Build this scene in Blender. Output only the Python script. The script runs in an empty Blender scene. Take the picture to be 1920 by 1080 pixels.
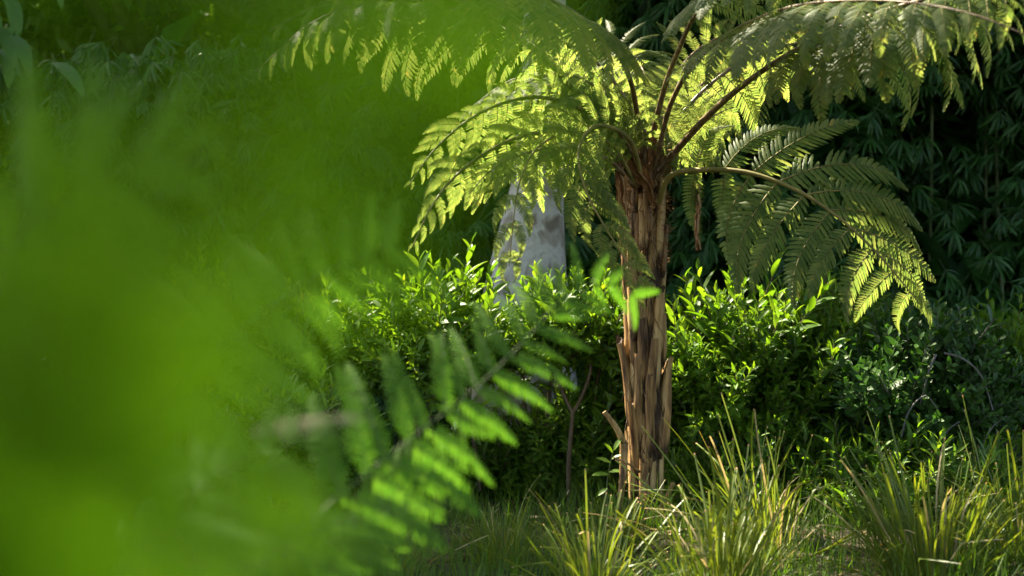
import bpy, math, random
import numpy as np
from mathutils import Vector, Matrix

rnd = random.Random(7)
nr = np.random.default_rng(11)
SC = bpy.context.scene
COL = SC.collection
R = math.radians

# ------------------------------------------------------------------ camera, sky, sun, exposure
CAM_H, FPX = 1.1, 2667.0            # eye height; focal length in pixels of the 1920 wide photograph
cd = bpy.data.cameras.new('camera'); cam = bpy.data.objects.new('camera', cd); COL.objects.link(cam)
cam.location = (0, 0, CAM_H); cam.rotation_euler = (R(90), 0, 0)
cd.sensor_width = 36; cd.lens = 50; cd.clip_start = 0.02; cd.clip_end = 3000
cd.dof.use_dof = True; cd.dof.focus_distance = 6.3; cd.dof.aperture_fstop = 2.0
SC.camera = cam

SUN_EL, SUN_AZ = R(48), R(-49)       # azimuth from +Y towards +X: back left
SUN = np.array([math.sin(SUN_AZ)*math.cos(SUN_EL), math.cos(SUN_AZ)*math.cos(SUN_EL), math.sin(SUN_EL)])
w = bpy.data.worlds.new('World'); SC.world = w; w.use_nodes = True
nt = w.node_tree; bg = nt.nodes['Background']
sky = nt.nodes.new('ShaderNodeTexSky'); sky.sky_type = 'NISHITA'; sky.sun_disc = False
sky.sun_elevation = SUN_EL; sky.sun_rotation = SUN_AZ; sky.air_density = 1.0; sky.dust_density = 2.5; sky.ozone_density = 0.0
nt.links.new(sky.outputs[0], bg.inputs[0]); bg.inputs[1].default_value = 0.10
sd = bpy.data.lights.new('sun', 'SUN'); sd.energy = 5.0; sd.angle = R(0.53); sd.color = (1.0, 0.90, 0.70)
so = bpy.data.objects.new('sun', sd); COL.objects.link(so)
so.rotation_euler = Vector(-SUN).to_track_quat('-Z', 'Y').to_euler(); so.location = (-6, 6, 9)
SC.view_settings.view_transform = 'Standard'; SC.view_settings.look = 'None'
SC.view_settings.exposure = 2.62; SC.view_settings.gamma = 1; SC.view_settings.use_curve_mapping = False
cy = SC.cycles
cy.max_bounces = 8; cy.transmission_bounces = 6; cy.diffuse_bounces = 4; cy.glossy_bounces = 2
cy.transparent_max_bounces = 8; cy.sample_clamp_indirect = 6; cy.use_denoising = True
cy.caustics_reflective = False; cy.caustics_refractive = False

# ------------------------------------------------------------------ helpers
def W(px, py, d):
    return np.array([(px-960)/FPX*d, d, CAM_H-(py-540)/FPX*d])
def nrm(v):
    v = np.asarray(v, float); return v/(np.linalg.norm(v)+1e-12)
UP = np.array([0, 0, 1.0])

class MB:
    """collects triangles and quads (numpy) and links them as one mesh object"""
    def __init__(s): s.v = []; s.t = []; s.m = []; s.n = 0
    def add(s, v, f, mi=0):
        v = np.asarray(v, float).reshape(-1, 3); f = np.asarray(f, int)
        if f.shape[1] == 4: f = np.concatenate([f[:, [0, 1, 2]], f[:, [0, 2, 3]]])
        s.v.append(v); s.t.append(f+s.n)
        s.m.append(np.full(len(f), mi) if np.isscalar(mi) else np.asarray(mi)); s.n += len(v)
    def arrays(s): return np.concatenate(s.v), np.concatenate(s.t), np.concatenate(s.m)
    def mesh(s, name, mats, smooth=True):
        v, t, m = s.arrays(); me = bpy.data.meshes.new(name)
        me.vertices.add(len(v)); me.vertices.foreach_set('co', v.astype(np.float32).ravel())
        me.loops.add(len(t)*3); me.loops.foreach_set('vertex_index', t.astype(np.int32).ravel())
        me.polygons.add(len(t)); me.polygons.foreach_set('loop_start', np.arange(0, len(t)*3, 3, dtype=np.int32))
        me.polygons.foreach_set('material_index', m.astype(np.int32))
        if smooth: me.polygons.foreach_set('use_smooth', np.ones(len(t), bool))
        for x in (mats if isinstance(mats, (list, tuple)) else [mats]): me.materials.append(x)
        me.update(calc_edges=True); return me
    def build(s, name, mats, parent=None, smooth=True):
        return link(name, s.mesh(name, mats, smooth), parent)

def link(name, me, parent=None):
    o = bpy.data.objects.new(name, me); COL.objects.link(o)
    if parent is not None: o.parent = parent
    return o
def tag(o, label=None, cat=None, group=None, kind=None):
    for k, x in (('label', label), ('category', cat), ('group', group), ('kind', kind)):
        if x: o[k] = x
    return o
def thing(name, loc, label, cat, group=None):
    o = bpy.data.objects.new(name, None); COL.objects.link(o); o.location = [float(x) for x in loc]
    o.empty_display_size = 0.1
    return tag(o, label, cat, group)

def spline(pts, n):
    P = np.asarray(pts, float); P = np.vstack([2*P[0]-P[1], P, 2*P[-1]-P[-2]])
    k = len(P)-3; out = []
    for u in np.linspace(0, k-1e-6, n):
        i = int(u); f = u-i; a, b, c, d = P[i:i+4]
        out.append(0.5*((2*b)+(-a+c)*f+(2*a-5*b+4*c-d)*f*f+(-a+3*b-3*c+d)*f**3))
    return np.array(out)
def tube(mb, P, rad, sides=6, mi=0, flat=1.0, ref=None, cap=True):
    P = np.asarray(P, float); n = len(P); rad = np.broadcast_to(np.asarray(rad, float), (n,))
    T = np.gradient(P, axis=0); T /= np.linalg.norm(T, axis=1)[:, None]+1e-12
    r0 = np.array(ref if ref is not None else ([1, 0, 0] if abs(T[0, 0]) < .8 else [0, 1, 0]), float)
    V = []
    a = np.linspace(0, 2*math.pi, sides, endpoint=False)
    for i in range(n):
        u = nrm(r0-T[i]*np.dot(r0, T[i])); r0 = u; q = np.cross(T[i], u)
        V.append(P[i]+rad[i]*(np.cos(a)[:, None]*u+flat*np.sin(a)[:, None]*q))
    F = [[i*sides+j, i*sides+(j+1) % sides, (i+1)*sides+(j+1) % sides, (i+1)*sides+j] for i in range(n-1) for j in range(sides)]
    mb.add(np.concatenate(V), F, mi)
    if cap:
        mb.add(np.vstack([V[-1], P[-1]]), [[j, (j+1) % sides, sides] for j in range(sides)], mi)

def frames(D, N):
    """(n,3) directions and normal hints -> (n,3,3) with columns X=dir, Y=side, Z=normal"""
    D = D/(np.linalg.norm(D, axis=1)[:, None]+1e-12)
    Y = np.cross(N, D); Y /= np.linalg.norm(Y, axis=1)[:, None]+1e-9
    Z = np.cross(D, Y)
    return np.stack([D, Y, Z], axis=2)
def scatter(mb, tv, tf, pos, M, scale, mi=0):
    """joined copies of template (tv, tf) with (n,3,3) rotations, positions and scales"""
    n, k = len(pos), len(tv)
    sc_ = np.asarray(scale, float); sc_ = sc_[:, None, None] if sc_.ndim == 1 else sc_[:, None, :]
    V = np.einsum('nij,nkj->nki', M, tv[None]*sc_)+pos[:, None, :]
    F = tf[None]+(np.arange(n)*k)[:, None, None]
    mb.add(V.reshape(-1, 3), F.reshape(-1, 3), mi if np.isscalar(mi) else np.tile(mi, n))
def place(name, me, parent, M3, pos, scale):
    o = link(name, me, parent)
    m = Matrix.Identity(4); s = scale if hasattr(scale, '__len__') else (scale,)*3
    off = parent_world(parent)
    for i in range(3):
        for j in range(3): m[i][j] = float(M3[i][j])*float(s[j])
        m[i][3] = float(pos[i]-off[i])
    o.matrix_local = m
    return o
def parent_world(p):
    v = np.zeros(3)
    while p is not None: v += np.array(p.location); p = p.parent
    return v

def leaf_template(wid=.25, n=5, droop=.15, fold=.12, peak=.4, blunt=0.0):
    """leaf of length 1 along X, folded along its midrib"""
    t = np.linspace(0, 1, n)
    p = math.log(.5)/math.log(peak)
    ww = wid/2*np.sin(math.pi*np.clip(t**p, 0, 1))**.9
    ww[-1] = wid/2*blunt; ww[0] = wid*.04
    z = -droop*t**2
    x = t-0.25*droop*t**2
    L = np.stack([x, ww, z+fold*ww*2], 1); C = np.stack([x, 0*t, z], 1); Rr = np.stack([x, -ww, z+fold*ww*2], 1)
    V = np.stack([L, C, Rr], 1).reshape(-1, 3)
    F = []
    for i in range(n-1):
        a = i*3
        F += [[a, a+3, a+4], [a, a+4, a+1], [a+1, a+4, a+5], [a+1, a+5, a+2]]
    return V, np.array(F)

# ------------------------------------------------------------------ materials
def mat(name): 
    m = bpy.data.materials.new(name); m.use_nodes = True
    nt = m.node_tree; nt.nodes.clear()
    return m, nt, nt.nodes.new('ShaderNodeOutputMaterial')
def leaf_mat(name, c_dark, c_light, trans, tmix=.45, rough=.42, spec=.45, island=True):
    m, nt, out = mat(name); N = nt.nodes.new; L = nt.links.new
    ramp = N('ShaderNodeValToRGB'); ramp.color_ramp.elements[0].color = (*c_dark, 1); ramp.color_ramp.elements[1].color = (*c_light, 1); ramp.color_ramp.elements[1].position = .84
    ye = ramp.color_ramp.elements.new(.98); ye.color = (min(.5, c_light[0]*2.2), c_light[1]*1.25, c_light[2], 1)
    tc = N('ShaderNodeTexCoord'); ns = N('ShaderNodeTexNoise'); ns.inputs['Scale'].default_value = 9; ns.inputs['Detail'].default_value = 4
    L(tc.outputs['Object'], ns.inputs['Vector'])
    a = N('ShaderNodeMath'); a.operation = 'MULTIPLY_ADD'
    if island:
        g = N('ShaderNodeNewGeometry'); rsrc = g.outputs['Random Per Island']
    else:
        g = N('ShaderNodeObjectInfo'); rsrc = g.outputs['Random']
    L(rsrc, a.inputs[0]); a.inputs[1].default_value = .6
    sub = N('ShaderNodeMath'); sub.operation = 'MULTIPLY_ADD'; sub.inputs[1].default_value = .9; sub.inputs[2].default_value = -.25
    L(ns.outputs['Fac'], sub.inputs[0]); L(sub.outputs[0], a.inputs[2]); L(a.outputs[0], ramp.inputs[0])
    b = N('ShaderNodeBsdfPrincipled'); b.inputs['Roughness'].default_value = rough
    b.inputs['Specular IOR Level'].default_value = spec
    L(ramp.outputs[0], b.inputs['Base Color'])
    t = N('ShaderNodeBsdfTranslucent')
    mx = N('ShaderNodeMix'); mx.data_type = 'RGBA'; mx.blend_type = 'MULTIPLY'; mx.inputs[0].default_value = 1
    vs = N('ShaderNodeVectorMath'); vs.operation = 'MULTIPLY'; L(ramp.outputs[0], vs.inputs[0]); vs.inputs[1].default_value = trans
    L(vs.outputs[0], t.inputs[0])
    mix = N('ShaderNodeMixShader'); mix.inputs[0].default_value = tmix
    L(b.outputs[0], mix.inputs[1]); L(t.outputs[0], mix.inputs[2]); L(mix.outputs[0], out.inputs[0])
    nt.nodes.remove(mx)
    return m
def bark_mat(name, stops, scale=(8, 8, 8), detail=6, rough=.8, bump=.4, dist=.0, spec=.25, rand=.0):
    m, nt, out = mat(name); N = nt.nodes.new; L = nt.links.new
    tc = N('ShaderNodeTexCoord'); mp = N('ShaderNodeMapping'); mp.inputs['Scale'].default_value = scale
    L(tc.outputs['Object'], mp.inputs[0])
    ns = N('ShaderNodeTexNoise'); ns.inputs['Scale'].default_value = 1; ns.inputs['Detail'].default_value = detail
    ns.inputs['Distortion'].default_value = dist; ns.inputs['Roughness'].default_value = .6; L(mp.outputs[0], ns.inputs[0])
    rp = N('ShaderNodeValToRGB'); e = rp.color_ramp.elements
    while len(e) < len(stops): e.new(.5)
    for i, (p, c) in enumerate(stops): e[i].position = p; e[i].color = (*c, 1)
    fac = ns.outputs['Fac']
    if rand:
        oi = N('ShaderNodeObjectInfo'); ma = N('ShaderNodeMath'); ma.operation = 'MULTIPLY_ADD'; ma.inputs[1].default_value = rand
        s2 = N('ShaderNodeMath'); s2.operation = 'SUBTRACT'; s2.inputs[1].default_value = rand/2
        L(oi.outputs['Random'], ma.inputs[0]); L(fac, s2.inputs[0]); L(s2.outputs[0], ma.inputs[2]); fac = ma.outputs[0]
    L(fac, rp.inputs[0])
    b = N('ShaderNodeBsdfPrincipled'); b.inputs['Roughness'].default_value = rough; b.inputs['Specular IOR Level'].default_value = spec
    bm = N('ShaderNodeBump'); bm.inputs['Strength'].default_value = bump; bm.inputs['Distance'].default_value = .01
    L(ns.outputs['Fac'], bm.inputs['Height']); L(bm.outputs[0], b.inputs['Normal'])
    L(rp.outputs[0], b.inputs['Base Color']); L(b.outputs[0], out.inputs[0])
    return m

M_FERN = leaf_mat('fern_leaf', (.036, .078, .013), (.118, .150, .036), (3.3, 2.9, 2.2), .58, .5, .32)
M_NEAR = leaf_mat('ground_fern_leaf', (.044, .124, .0035), (.076, .168, .006), (1.75, 1.7, .7), .5, .9, 0.0)
M_MID = leaf_mat('long_fern_leaf', (.036, .105, .008), (.072, .155, .016), (1.7, 1.75, .9), .5, .65, .1)
M_BAMB = leaf_mat('bamboo_leaf', (.010, .045, .007), (.040, .120, .018), (1.6, 1.8, .6), .3, .45, .35)
M_SHRUB = leaf_mat('shrub_leaf', (.038, .110, .007), (.115, .20, .016), (2.4, 2.2, .7), .42, .45, .3)
M_DARKS = leaf_mat('round_shrub_leaf', (.022, .065, .010), (.050, .11, .016), (1.4, 1.6, .6), .3, .5, .25)
M_GRASS = leaf_mat('grass_blade', (.038, .092, .006), (.14, .17, .024), (1.9, 1.7, .6), .4, .4, .35)
M_FINE = leaf_mat('fine_grass', (.025, .075, .005), (.075, .14, .012), (1.8, 1.8, .6), .4, .5, .25)
M_CROWN = leaf_mat('tree_leaf', (.03, .085, .008), (.09, .15, .015), (2.4, 2.2, .7), .4, .45, .35)
M_PALE = leaf_mat('pale_leaf', (.022, .07, .018), (.055, .12, .032), (1.4, 1.6, .8), .35, .5, .3)
M_STALK = bark_mat('green_stalk', [(.3, (.03, .06, .008)), (.7, (.07, .11, .018))], (14, 14, 14), rough=.5, bump=.2)
M_DRYP = leaf_mat('dry_pinna', (.30, .24, .15), (.42, .36, .22), (1.1, 1.0, .7), .35, .7, .2)
M_DEAD = bark_mat('dead_frond', [(.3, (.10, .045, .02)), (.5, (.30, .15, .06)), (.7, (.42, .26, .13))], (30, 30, 12), rand=.2)
M_RUST = bark_mat('rust_scales', [(.3, (.10, .042, .014)), (.6, (.28, .135, .045))], (60, 60, 20))
M_STRAW = leaf_mat('straw_blade', (.22, .17, .07), (.42, .35, .18), (1.1, 1.0, .7), .3, .6, .25)
M_CUT = bark_mat('cut_blade_tip', [(.3, (.30, .14, .05)), (.7, (.50, .30, .14))], (30, 30, 30))
M_RACH = bark_mat('rachis', [(.3, (.09, .085, .02)), (.55, (.18, .15, .04)), (.75, (.25, .20, .07))], (14, 14, 14), rough=.6, bump=.2)
M_PET = bark_mat('petiole', [(.3, (.045, .026, .012)), (.5, (.11, .07, .03)), (.72, (.24, .17, .09))], (40, 40, 14), rough=.45, bump=.5)
M_STUB = bark_mat('frond_stub', [(.26, (.035, .014, .005)), (.41, (.17, .090, .030)), (.57, (.34, .205, .075)), (.80, (.50, .35, .155))], (45, 45, 4), rough=.55, bump=.5, rand=.30)
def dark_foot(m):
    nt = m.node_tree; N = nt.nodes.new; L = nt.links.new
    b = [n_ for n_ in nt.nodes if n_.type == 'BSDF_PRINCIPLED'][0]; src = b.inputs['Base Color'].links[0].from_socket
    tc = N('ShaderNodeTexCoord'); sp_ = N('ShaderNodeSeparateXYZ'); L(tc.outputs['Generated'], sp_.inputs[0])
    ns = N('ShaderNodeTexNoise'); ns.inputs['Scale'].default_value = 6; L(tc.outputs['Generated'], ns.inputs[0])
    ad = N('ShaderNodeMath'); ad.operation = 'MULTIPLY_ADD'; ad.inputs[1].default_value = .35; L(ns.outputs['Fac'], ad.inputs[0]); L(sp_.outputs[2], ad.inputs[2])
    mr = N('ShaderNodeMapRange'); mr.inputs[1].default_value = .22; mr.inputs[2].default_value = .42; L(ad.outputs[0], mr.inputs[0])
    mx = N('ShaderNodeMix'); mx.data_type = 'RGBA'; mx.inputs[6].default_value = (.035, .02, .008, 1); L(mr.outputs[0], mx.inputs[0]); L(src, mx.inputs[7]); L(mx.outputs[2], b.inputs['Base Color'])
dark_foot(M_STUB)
M_CORE = bark_mat('trunk_core', [(.3, (.025, .014, .008)), (.6, (.07, .04, .02)), (.8, (.14, .085, .04))], (45, 45, 30), bump=1)
M_TWIG = bark_mat('twig', [(.3, (.05, .035, .02)), (.7, (.15, .11, .07))], (30, 30, 10))
M_GREYTW = bark_mat('grey_twig', [(.3, (.06, .055, .05)), (.7, (.15, .14, .125))], (30, 30, 10))
M_CULM = bark_mat('culm', [(.3, (.05, .08, .025)), (.7, (.12, .15, .05))], (10, 10, 3), rough=.45)
M_DARKB = bark_mat('dark_bark', [(.3, (.03, .022, .015)), (.7, (.10, .08, .055))], (14, 14, 5), bump=1)

def plane_bark():
    m, nt, out = mat('mottled_bark'); N = nt.nodes.new; L = nt.links.new
    tc = N('ShaderNodeTexCoord'); mp = N('ShaderNodeMapping'); mp.inputs['Scale'].default_value = (5.5, 5.5, 3.6); L(tc.outputs['Object'], mp.inputs[0])
    ns = N('ShaderNodeTexNoise'); ns.inputs['Scale'].default_value = 1.1; ns.inputs['Detail'].default_value = 2.5; ns.inputs['Distortion'].default_value = .7; L(mp.outputs[0], ns.inputs[0])
    r = N('ShaderNodeValToRGB'); e = r.color_ramp.elements; r.color_ramp.interpolation = 'EASE'
    while len(e) < 6: e.new(.5)
    for i, (p, c) in enumerate([(.34, (.13, .105, .07)), (.40, (.22, .19, .15)), (.44, (.35, .325, .29)), (.56, (.42, .395, .36)), (.60, (.28, .25, .21)), (.70, (.16, .135, .10))]):
        e[i].position = p; e[i].color = (*c, 1)
    L(ns.outputs['Fac'], r.inputs[0])
    n2 = N('ShaderNodeTexNoise'); n2.inputs['Scale'].default_value = 40; n2.inputs['Detail'].default_value = 5; L(tc.outputs['Object'], n2.inputs[0])
    mx = N('ShaderNodeMix'); mx.data_type = 'RGBA'; mx.blend_type = 'OVERLAY'; mx.inputs[0].default_value = .35
    L(r.outputs[0], mx.inputs[6]); L(n2.outputs['Fac'], mx.inputs[7])
    b = N('ShaderNodeBsdfPrincipled'); b.inputs['Roughness'].default_value = .7; b.inputs['Specular IOR Level'].default_value = .25
    bm = N('ShaderNodeBump'); bm.inputs['Strength'].default_value = .35; bm.inputs['Distance'].default_value = .02
    L(r.outputs[0], bm.inputs['Height']); L(bm.outputs[0], b.inputs['Normal'])
    L(mx.outputs[2], b.inputs['Base Color']); L(b.outputs[0], out.inputs[0]); return m
M_PLANE = plane_bark()
M_SOIL = bark_mat('soil', [(.3, (.018, .014, .009)), (.55, (.05, .038, .022)), (.75, (.10, .075, .045))], (9, 9, 9), detail=10, rough=.95, bump=1)
M_LITTER = leaf_mat('leaf_litter', (.05, .03, .015), (.20, .13, .06), (1, .9, .6), .15, .8, .2)

# ------------------------------------------------------------------ ground
g = MB()
xs = np.concatenate([[-1500, -300, -60], np.linspace(-12, 12, 97), [60, 300, 1500]])
ys = np.concatenate([[-1500, -300, -40], np.linspace(-4, 20, 97), [60, 300, 1500]])
X, Y = np.meshgrid(xs, ys, indexing='ij')
def gz(x, y):
    inn = np.clip(1.2-np.maximum(np.abs(x)/12, np.abs(y-8)/12), 0, .2)/.2
    return inn*(.02*np.sin(x*2.1+y*.7)+.015*np.sin(y*3.3-x*1.3)+.012*np.sin(x*7.1)*np.sin(y*6.3))
Z = gz(X, Y); nx, ny = X.shape
idx = np.arange(nx*ny).reshape(nx, ny)
g.add(np.stack([X, Y, Z], -1).reshape(-1, 3), np.stack([idx[:-1, :-1], idx[1:, :-1], idx[1:, 1:], idx[:-1, 1:]], -1).reshape(-1, 4))
tag(g.build('ground', M_SOIL), kind='structure')
lt = MB(); lv, lf = leaf_template(.35, 4, .2, .2)
n = 5000; P = np.stack([nr.uniform(-4, 5, n), nr.uniform(3.5, 11, n), np.zeros(n)], 1); P[:, 2] = gz(P[:, 0], P[:, 1])+.012
a = nr.uniform(0, 6.28, n); D = np.stack([np.cos(a), np.sin(a), nr.normal(0, .2, n)], 1); Nn = np.stack([nr.normal(0, .3, n), nr.normal(0, .3, n), np.ones(n)], 1)
scatter(lt, lv, lf, P, frames(D, Nn), nr.uniform(.04, .10, n))
tag(lt.build('leaf_litter', M_LITTER), 'brown dry leaf litter covering the soil under the plants', 'leaf litter', kind='stuff')

# ------------------------------------------------------------------ fern pieces
def pinna_mesh(bend, seed, pairs=24, hw=.175, mats=None, lobes=True, full=.43, sweep=0.0, sec=8):
    rs = random.Random(seed); mb = MB()
    # bent centre line in XZ
    m = 60; s = np.linspace(0, 1, m); th = -bend*(s**1.4); ph = sweep*s**1.5
    cx = np.concatenate([[0], np.cumsum(np.cos(th)*np.cos(ph))[:-1]])/m; cz = np.concatenate([[0], np.cumsum(np.sin(th))[:-1]])/m
    cyy = np.concatenate([[0], np.cumsum(np.cos(th)*np.sin(ph))[:-1]])/m
    def bendmap(v):
        v = np.asarray(v, float); t = np.clip(v[:, 0], 0, 1)
        x = np.interp(t, s, cx); z = np.interp(t, s, cz); y = np.interp(t, s, cyy); an = np.interp(t, s, th); ex = v[:, 0]-t
        return np.stack([x+np.cos(an)*ex-np.sin(an)*v[:, 2], y+v[:, 1], z+np.sin(an)*ex+np.cos(an)*v[:, 2]], 1)
    ts = np.linspace(.035, .985, pairs); dt = ts[1]-ts[0]
    for t in ts:
        prof = min(1, (t/.14)**.55)*max(.0, 1-t**2.3)**.75
        for sd in (1, -1):
            ln = hw*prof*(rs.uniform(.90, 1.06) if rs.random() > .05 else rs.uniform(.35, .8))+.012
            if rs.random() < .025: continue
            ang = math.radians(80-34*t+rs.uniform(-4, 4)); n = sec
            u = np.linspace(0, 1, n)
            bx = t+math.cos(ang)*ln*u+.25*ln*u**2*.5; by = sd*(math.sin(ang)*ln*u)
            bz = -rs.uniform(.18, .34)*ln*u**1.7+rs.uniform(-.02, .06)*ln
            wd = dt*full*(1-.55*u**2.2)
            if lobes: wd = wd*np.where(np.arange(n) % 2 == 0, .80, 1.10)
            wd[-1] = dt*.06; wd[0] = dt*.30
            dx, dy = -math.sin(ang), sd*math.cos(ang)
            low = -.30
            Lf = np.stack([bx+dx*wd, by+dy*wd, bz+low*wd], 1); Cc = np.stack([bx, by, bz], 1); Rr = np.stack([bx-dx*wd, by-dy*wd, bz+low*wd], 1)
            V = bendmap(np.stack([Lf, Cc, Rr], 1).reshape(-1, 3))
            F = []
            for i in range(n-1):
                a = i*3; q = [[a, a+1, a+4], [a, a+4, a+3], [a+1, a+2, a+5], [a+1, a+5, a+4]]
                F += q if sd > 0 else [k[::-1] for k in q]
            mb.add(V, F, 0)
    c = np.stack([np.linspace(0, 1, 12), np.zeros(12), np.zeros(12)], 1)
    tube(mb, bendmap(c), np.linspace(.008, .0015, 12), 4, 1)
    return mb.mesh('pinna', mats or [M_FERN, M_RACH])

PIN = [pinna_mesh(b, i, sweep=sw) for i, (b, sw) in enumerate([(.25, .05), (.5, -.05), (.75, .08), (1.0, 0), (1.3, .06), (.4, .1), (.9, -.08), (1.55, 0)])]
PIN_IN = {1: [pinna_mesh(b, 80+i, sweep=sw) for i, (b, sw) in enumerate([(.2, .6), (-.1, .9), (.3, 1.2), (.1, 1.4)])], -1: [pinna_mesh(b, 90+i, sweep=-sw) for i, (b, sw) in enumerate([(.2, .6), (-.1, .9), (.3, 1.2), (.1, 1.4)])]}
PIN_LO = [pinna_mesh(b, 60+i, sweep=sw, sec=5) for i, (b, sw) in enumerate([(.25, .05), (.5, -.05), (.75, .08), (1.0, 0), (1.3, .06), (.4, .1), (.9, -.08), (1.55, 0)])]
PIN_INLO = {q: [pinna_mesh(b, 120+i, sweep=q*sw, sec=5) for i, (b, sw) in enumerate([(.2, .6), (-.1, .9), (.3, 1.2), (.1, 1.4)])] for q in (1, -1)}
PIN_ORDER = [0, 5, 1, 2, 6, 3, 4, 7]          # from straight to strongly drooping
NEARP = [pinna_mesh(b, 30+i, pairs=15, hw=.22, full=.5, mats=[M_NEAR, M_STALK], sweep=.12*(-1)**i) for i, b in enumerate([.15, .4, .7, 1.0])]
MIDP = [pinna_mesh(b, 130+i, pairs=17, hw=.15, full=.48, mats=[M_MID, M_STALK], sweep=sw) for i, (b, sw) in enumerate([(.15, .15), (.4, -.15), (.7, .25), (.3, -.3)])]
DRYP = pinna_mesh(.25, 50, pairs=15, hw=.075, full=.5, mats=[M_DRYP, M_RACH])

def frond(parent, pts, hint, pairs, Lmax, t0=.22, rad=.014, droop=(0, 4), single=True, meshes=None, order=None, ang=(78, 38),
          mats=None, sides=(1, -1), gravity=.5, peak=.38, tip=.10, dry=None, skip=0.0, name='frond', start=None, sag=.10, curtain=False, upscale=1.0, ang2=None, jit=1.0):
    """rachis tube (a part) with one pinna object each side (sub-parts); pts are world points"""
    meshes = meshes or (PIN if single else PIN_LO); order = order or PIN_ORDER
    off = parent_world(parent); C = spline(pts, 90)
    seg = np.concatenate([[0], np.cumsum(np.linalg.norm(np.diff(C, axis=0), axis=1))]); seg /= seg[-1]
    if start is not None:
        t0 = float(np.interp(start/(len(pts)-1), np.linspace(0, 1, 90), seg))
    mb = MB(); tt = np.linspace(0, 1, 40)
    P = np.stack([np.interp(tt, seg, C[:, k]) for k in range(3)], 1)
    tube(mb, P-off, rad*(1-.85*tt**1.1), 7, np.repeat([0], 1)[0])
    fr = mb.build(name, mats or [M_PET], parent)
    joined = MB(); k = 0
    for i in range(pairs):
        t = t0+(1-t0)*((i+.5)/pairs)**.92
        base = np.array([np.interp(t, seg, C[:, j]) for j in range(3)])
        T = nrm(np.array([np.interp(min(1, t+.02), seg, C[:, j]) for j in range(3)])-np.array([np.interp(t-.02, seg, C[:, j]) for j in range(3)]))
        Nn = nrm(np.asarray(hint, float)-T*np.dot(hint, T)); S = np.cross(T, Nn)
        u = (t-t0)/(1-t0)
        L = Lmax*(min(1, .45+.55*u/peak) if u < peak else (1-(1-tip)*((u-peak)/(1-peak))**1.25))
        for sd in sides:
            if rnd.random() < skip: continue
            l = L*rnd.uniform(1-.1*jit, 1+.08*jit)
            ag = ang2 if (ang2 and sd < 0) else ang
            an = R(ag[0]+(ag[1]-ag[0])*u+rnd.uniform(-6, 6)*jit)
            D = nrm(T*math.cos(an)+S*sd*math.sin(an)+Nn*rnd.uniform(-.12, .10)*jit-UP*sag)
            zh = nrm(Nn*(1-gravity)+UP*gravity+S*rnd.uniform(-.15, .15)*jit+T*rnd.uniform(-.15, .15)*jit)
            if curtain and D[2] > .15: l *= upscale
            M3 = frames(D[None], zh[None])[0]
            me = meshes[order[min(len(order)-1, rnd.randint(*droop))]]
            if curtain: me = (PIN_IN if single else PIN_INLO)[-1 if M3[2, 1] > 0 else 1][rnd.randrange(4)]
            if dry and (i, sd) in dry: me = DRYP
            pos = base+T*rnd.uniform(-.01, .01)
            if single: place('pinna', me, fr, M3, pos, l)
            else:
                v = np.empty(len(me.vertices)*3, np.float32); me.vertices.foreach_get('co', v)
                f = np.empty(len(me.polygons)*3, np.int32); me.loops.foreach_get('vertex_index', f)
                mi = np.empty(len(me.polygons), np.int32); me.polygons.foreach_get('material_index', mi)
                scatter(joined, v.reshape(-1, 3), f.reshape(-1, 3), (pos-off)[None], M3[None], np.array([l]), mi)
    if not single:
        o = joined.build('foliage', list(meshes[0].materials), fr); tag(o, kind='stuff')
    return fr

# ------------------------------------------------------------------ the tree fern
FX, FY = (1210-960)/FPX*6.6, 6.6
fern = thing('tree_fern', (FX, FY, 0), 'tall tree fern with a tan stub-covered trunk and arching lacy fronds', 'tree fern')
core = MB(); hz = np.linspace(-.1, 1.72, 20)
rad = np.interp(hz, [-.1, .1, .5, 1.2, 1.72], [.070, .060, .066, .072, .062])
tube(core, np.stack([.01*np.sin(hz*3), 0*hz, hz], 1), rad, 16)
trunk = core.build('trunk', M_CORE, fern)
def stub_mesh(seed, L, wdt, bow, flare, cutlen=.02):
    rs = random.Random(seed); mb = MB(); n = 9; u = np.linspace(0, 1, n)
    x = bow*np.sin(u*math.pi)*.5+flare*u**3; z = u*L; y = rs.uniform(-.012, .012)*u**2
    P = np.stack([x, y, z], 1)
    tube(mb, P, wdt*np.array([.35, .8, 1, 1.03, 1, .97, .94, .9, .8])*np.array([rs.uniform(.93, 1.07) for _ in u]), 12, 0, .8, ref=(0, 1, 0))
    V = mb.v[0].reshape(n, 12, 3); sl = rs.uniform(-.9, .9); sl2 = rs.uniform(-.6, .6)
    V[-1, :, 2] += sl*V[-1, :, 1]+sl2*V[-1, :, 0]+np.array([rs.uniform(-.006, .012) for _ in range(12)])
    V[:-1] += (np.sin(np.arange(12)*2.6+seed)*.06*wdt)[None, :, None]*np.array([1, 1, 0])
    mb.v[1][:12] = V[-1]; mb.v[1][12] = V[-1].mean(0)-np.array([0, 0, .012])
    mb.m[1][:] = 1
    return mb.mesh('stub', [M_STUB, M_CORE])
STUBS = [stub_mesh(i, rnd.uniform(.24, .44), rnd.uniform(.019, .029), rnd.uniform(-.01, .018), rnd.uniform(-.004, .036)) for i in range(9)]
STUBS += [stub_mesh(20+i, .36, .023, .004, .03+.012*i) for i in range(2)]
row = 0
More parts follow.
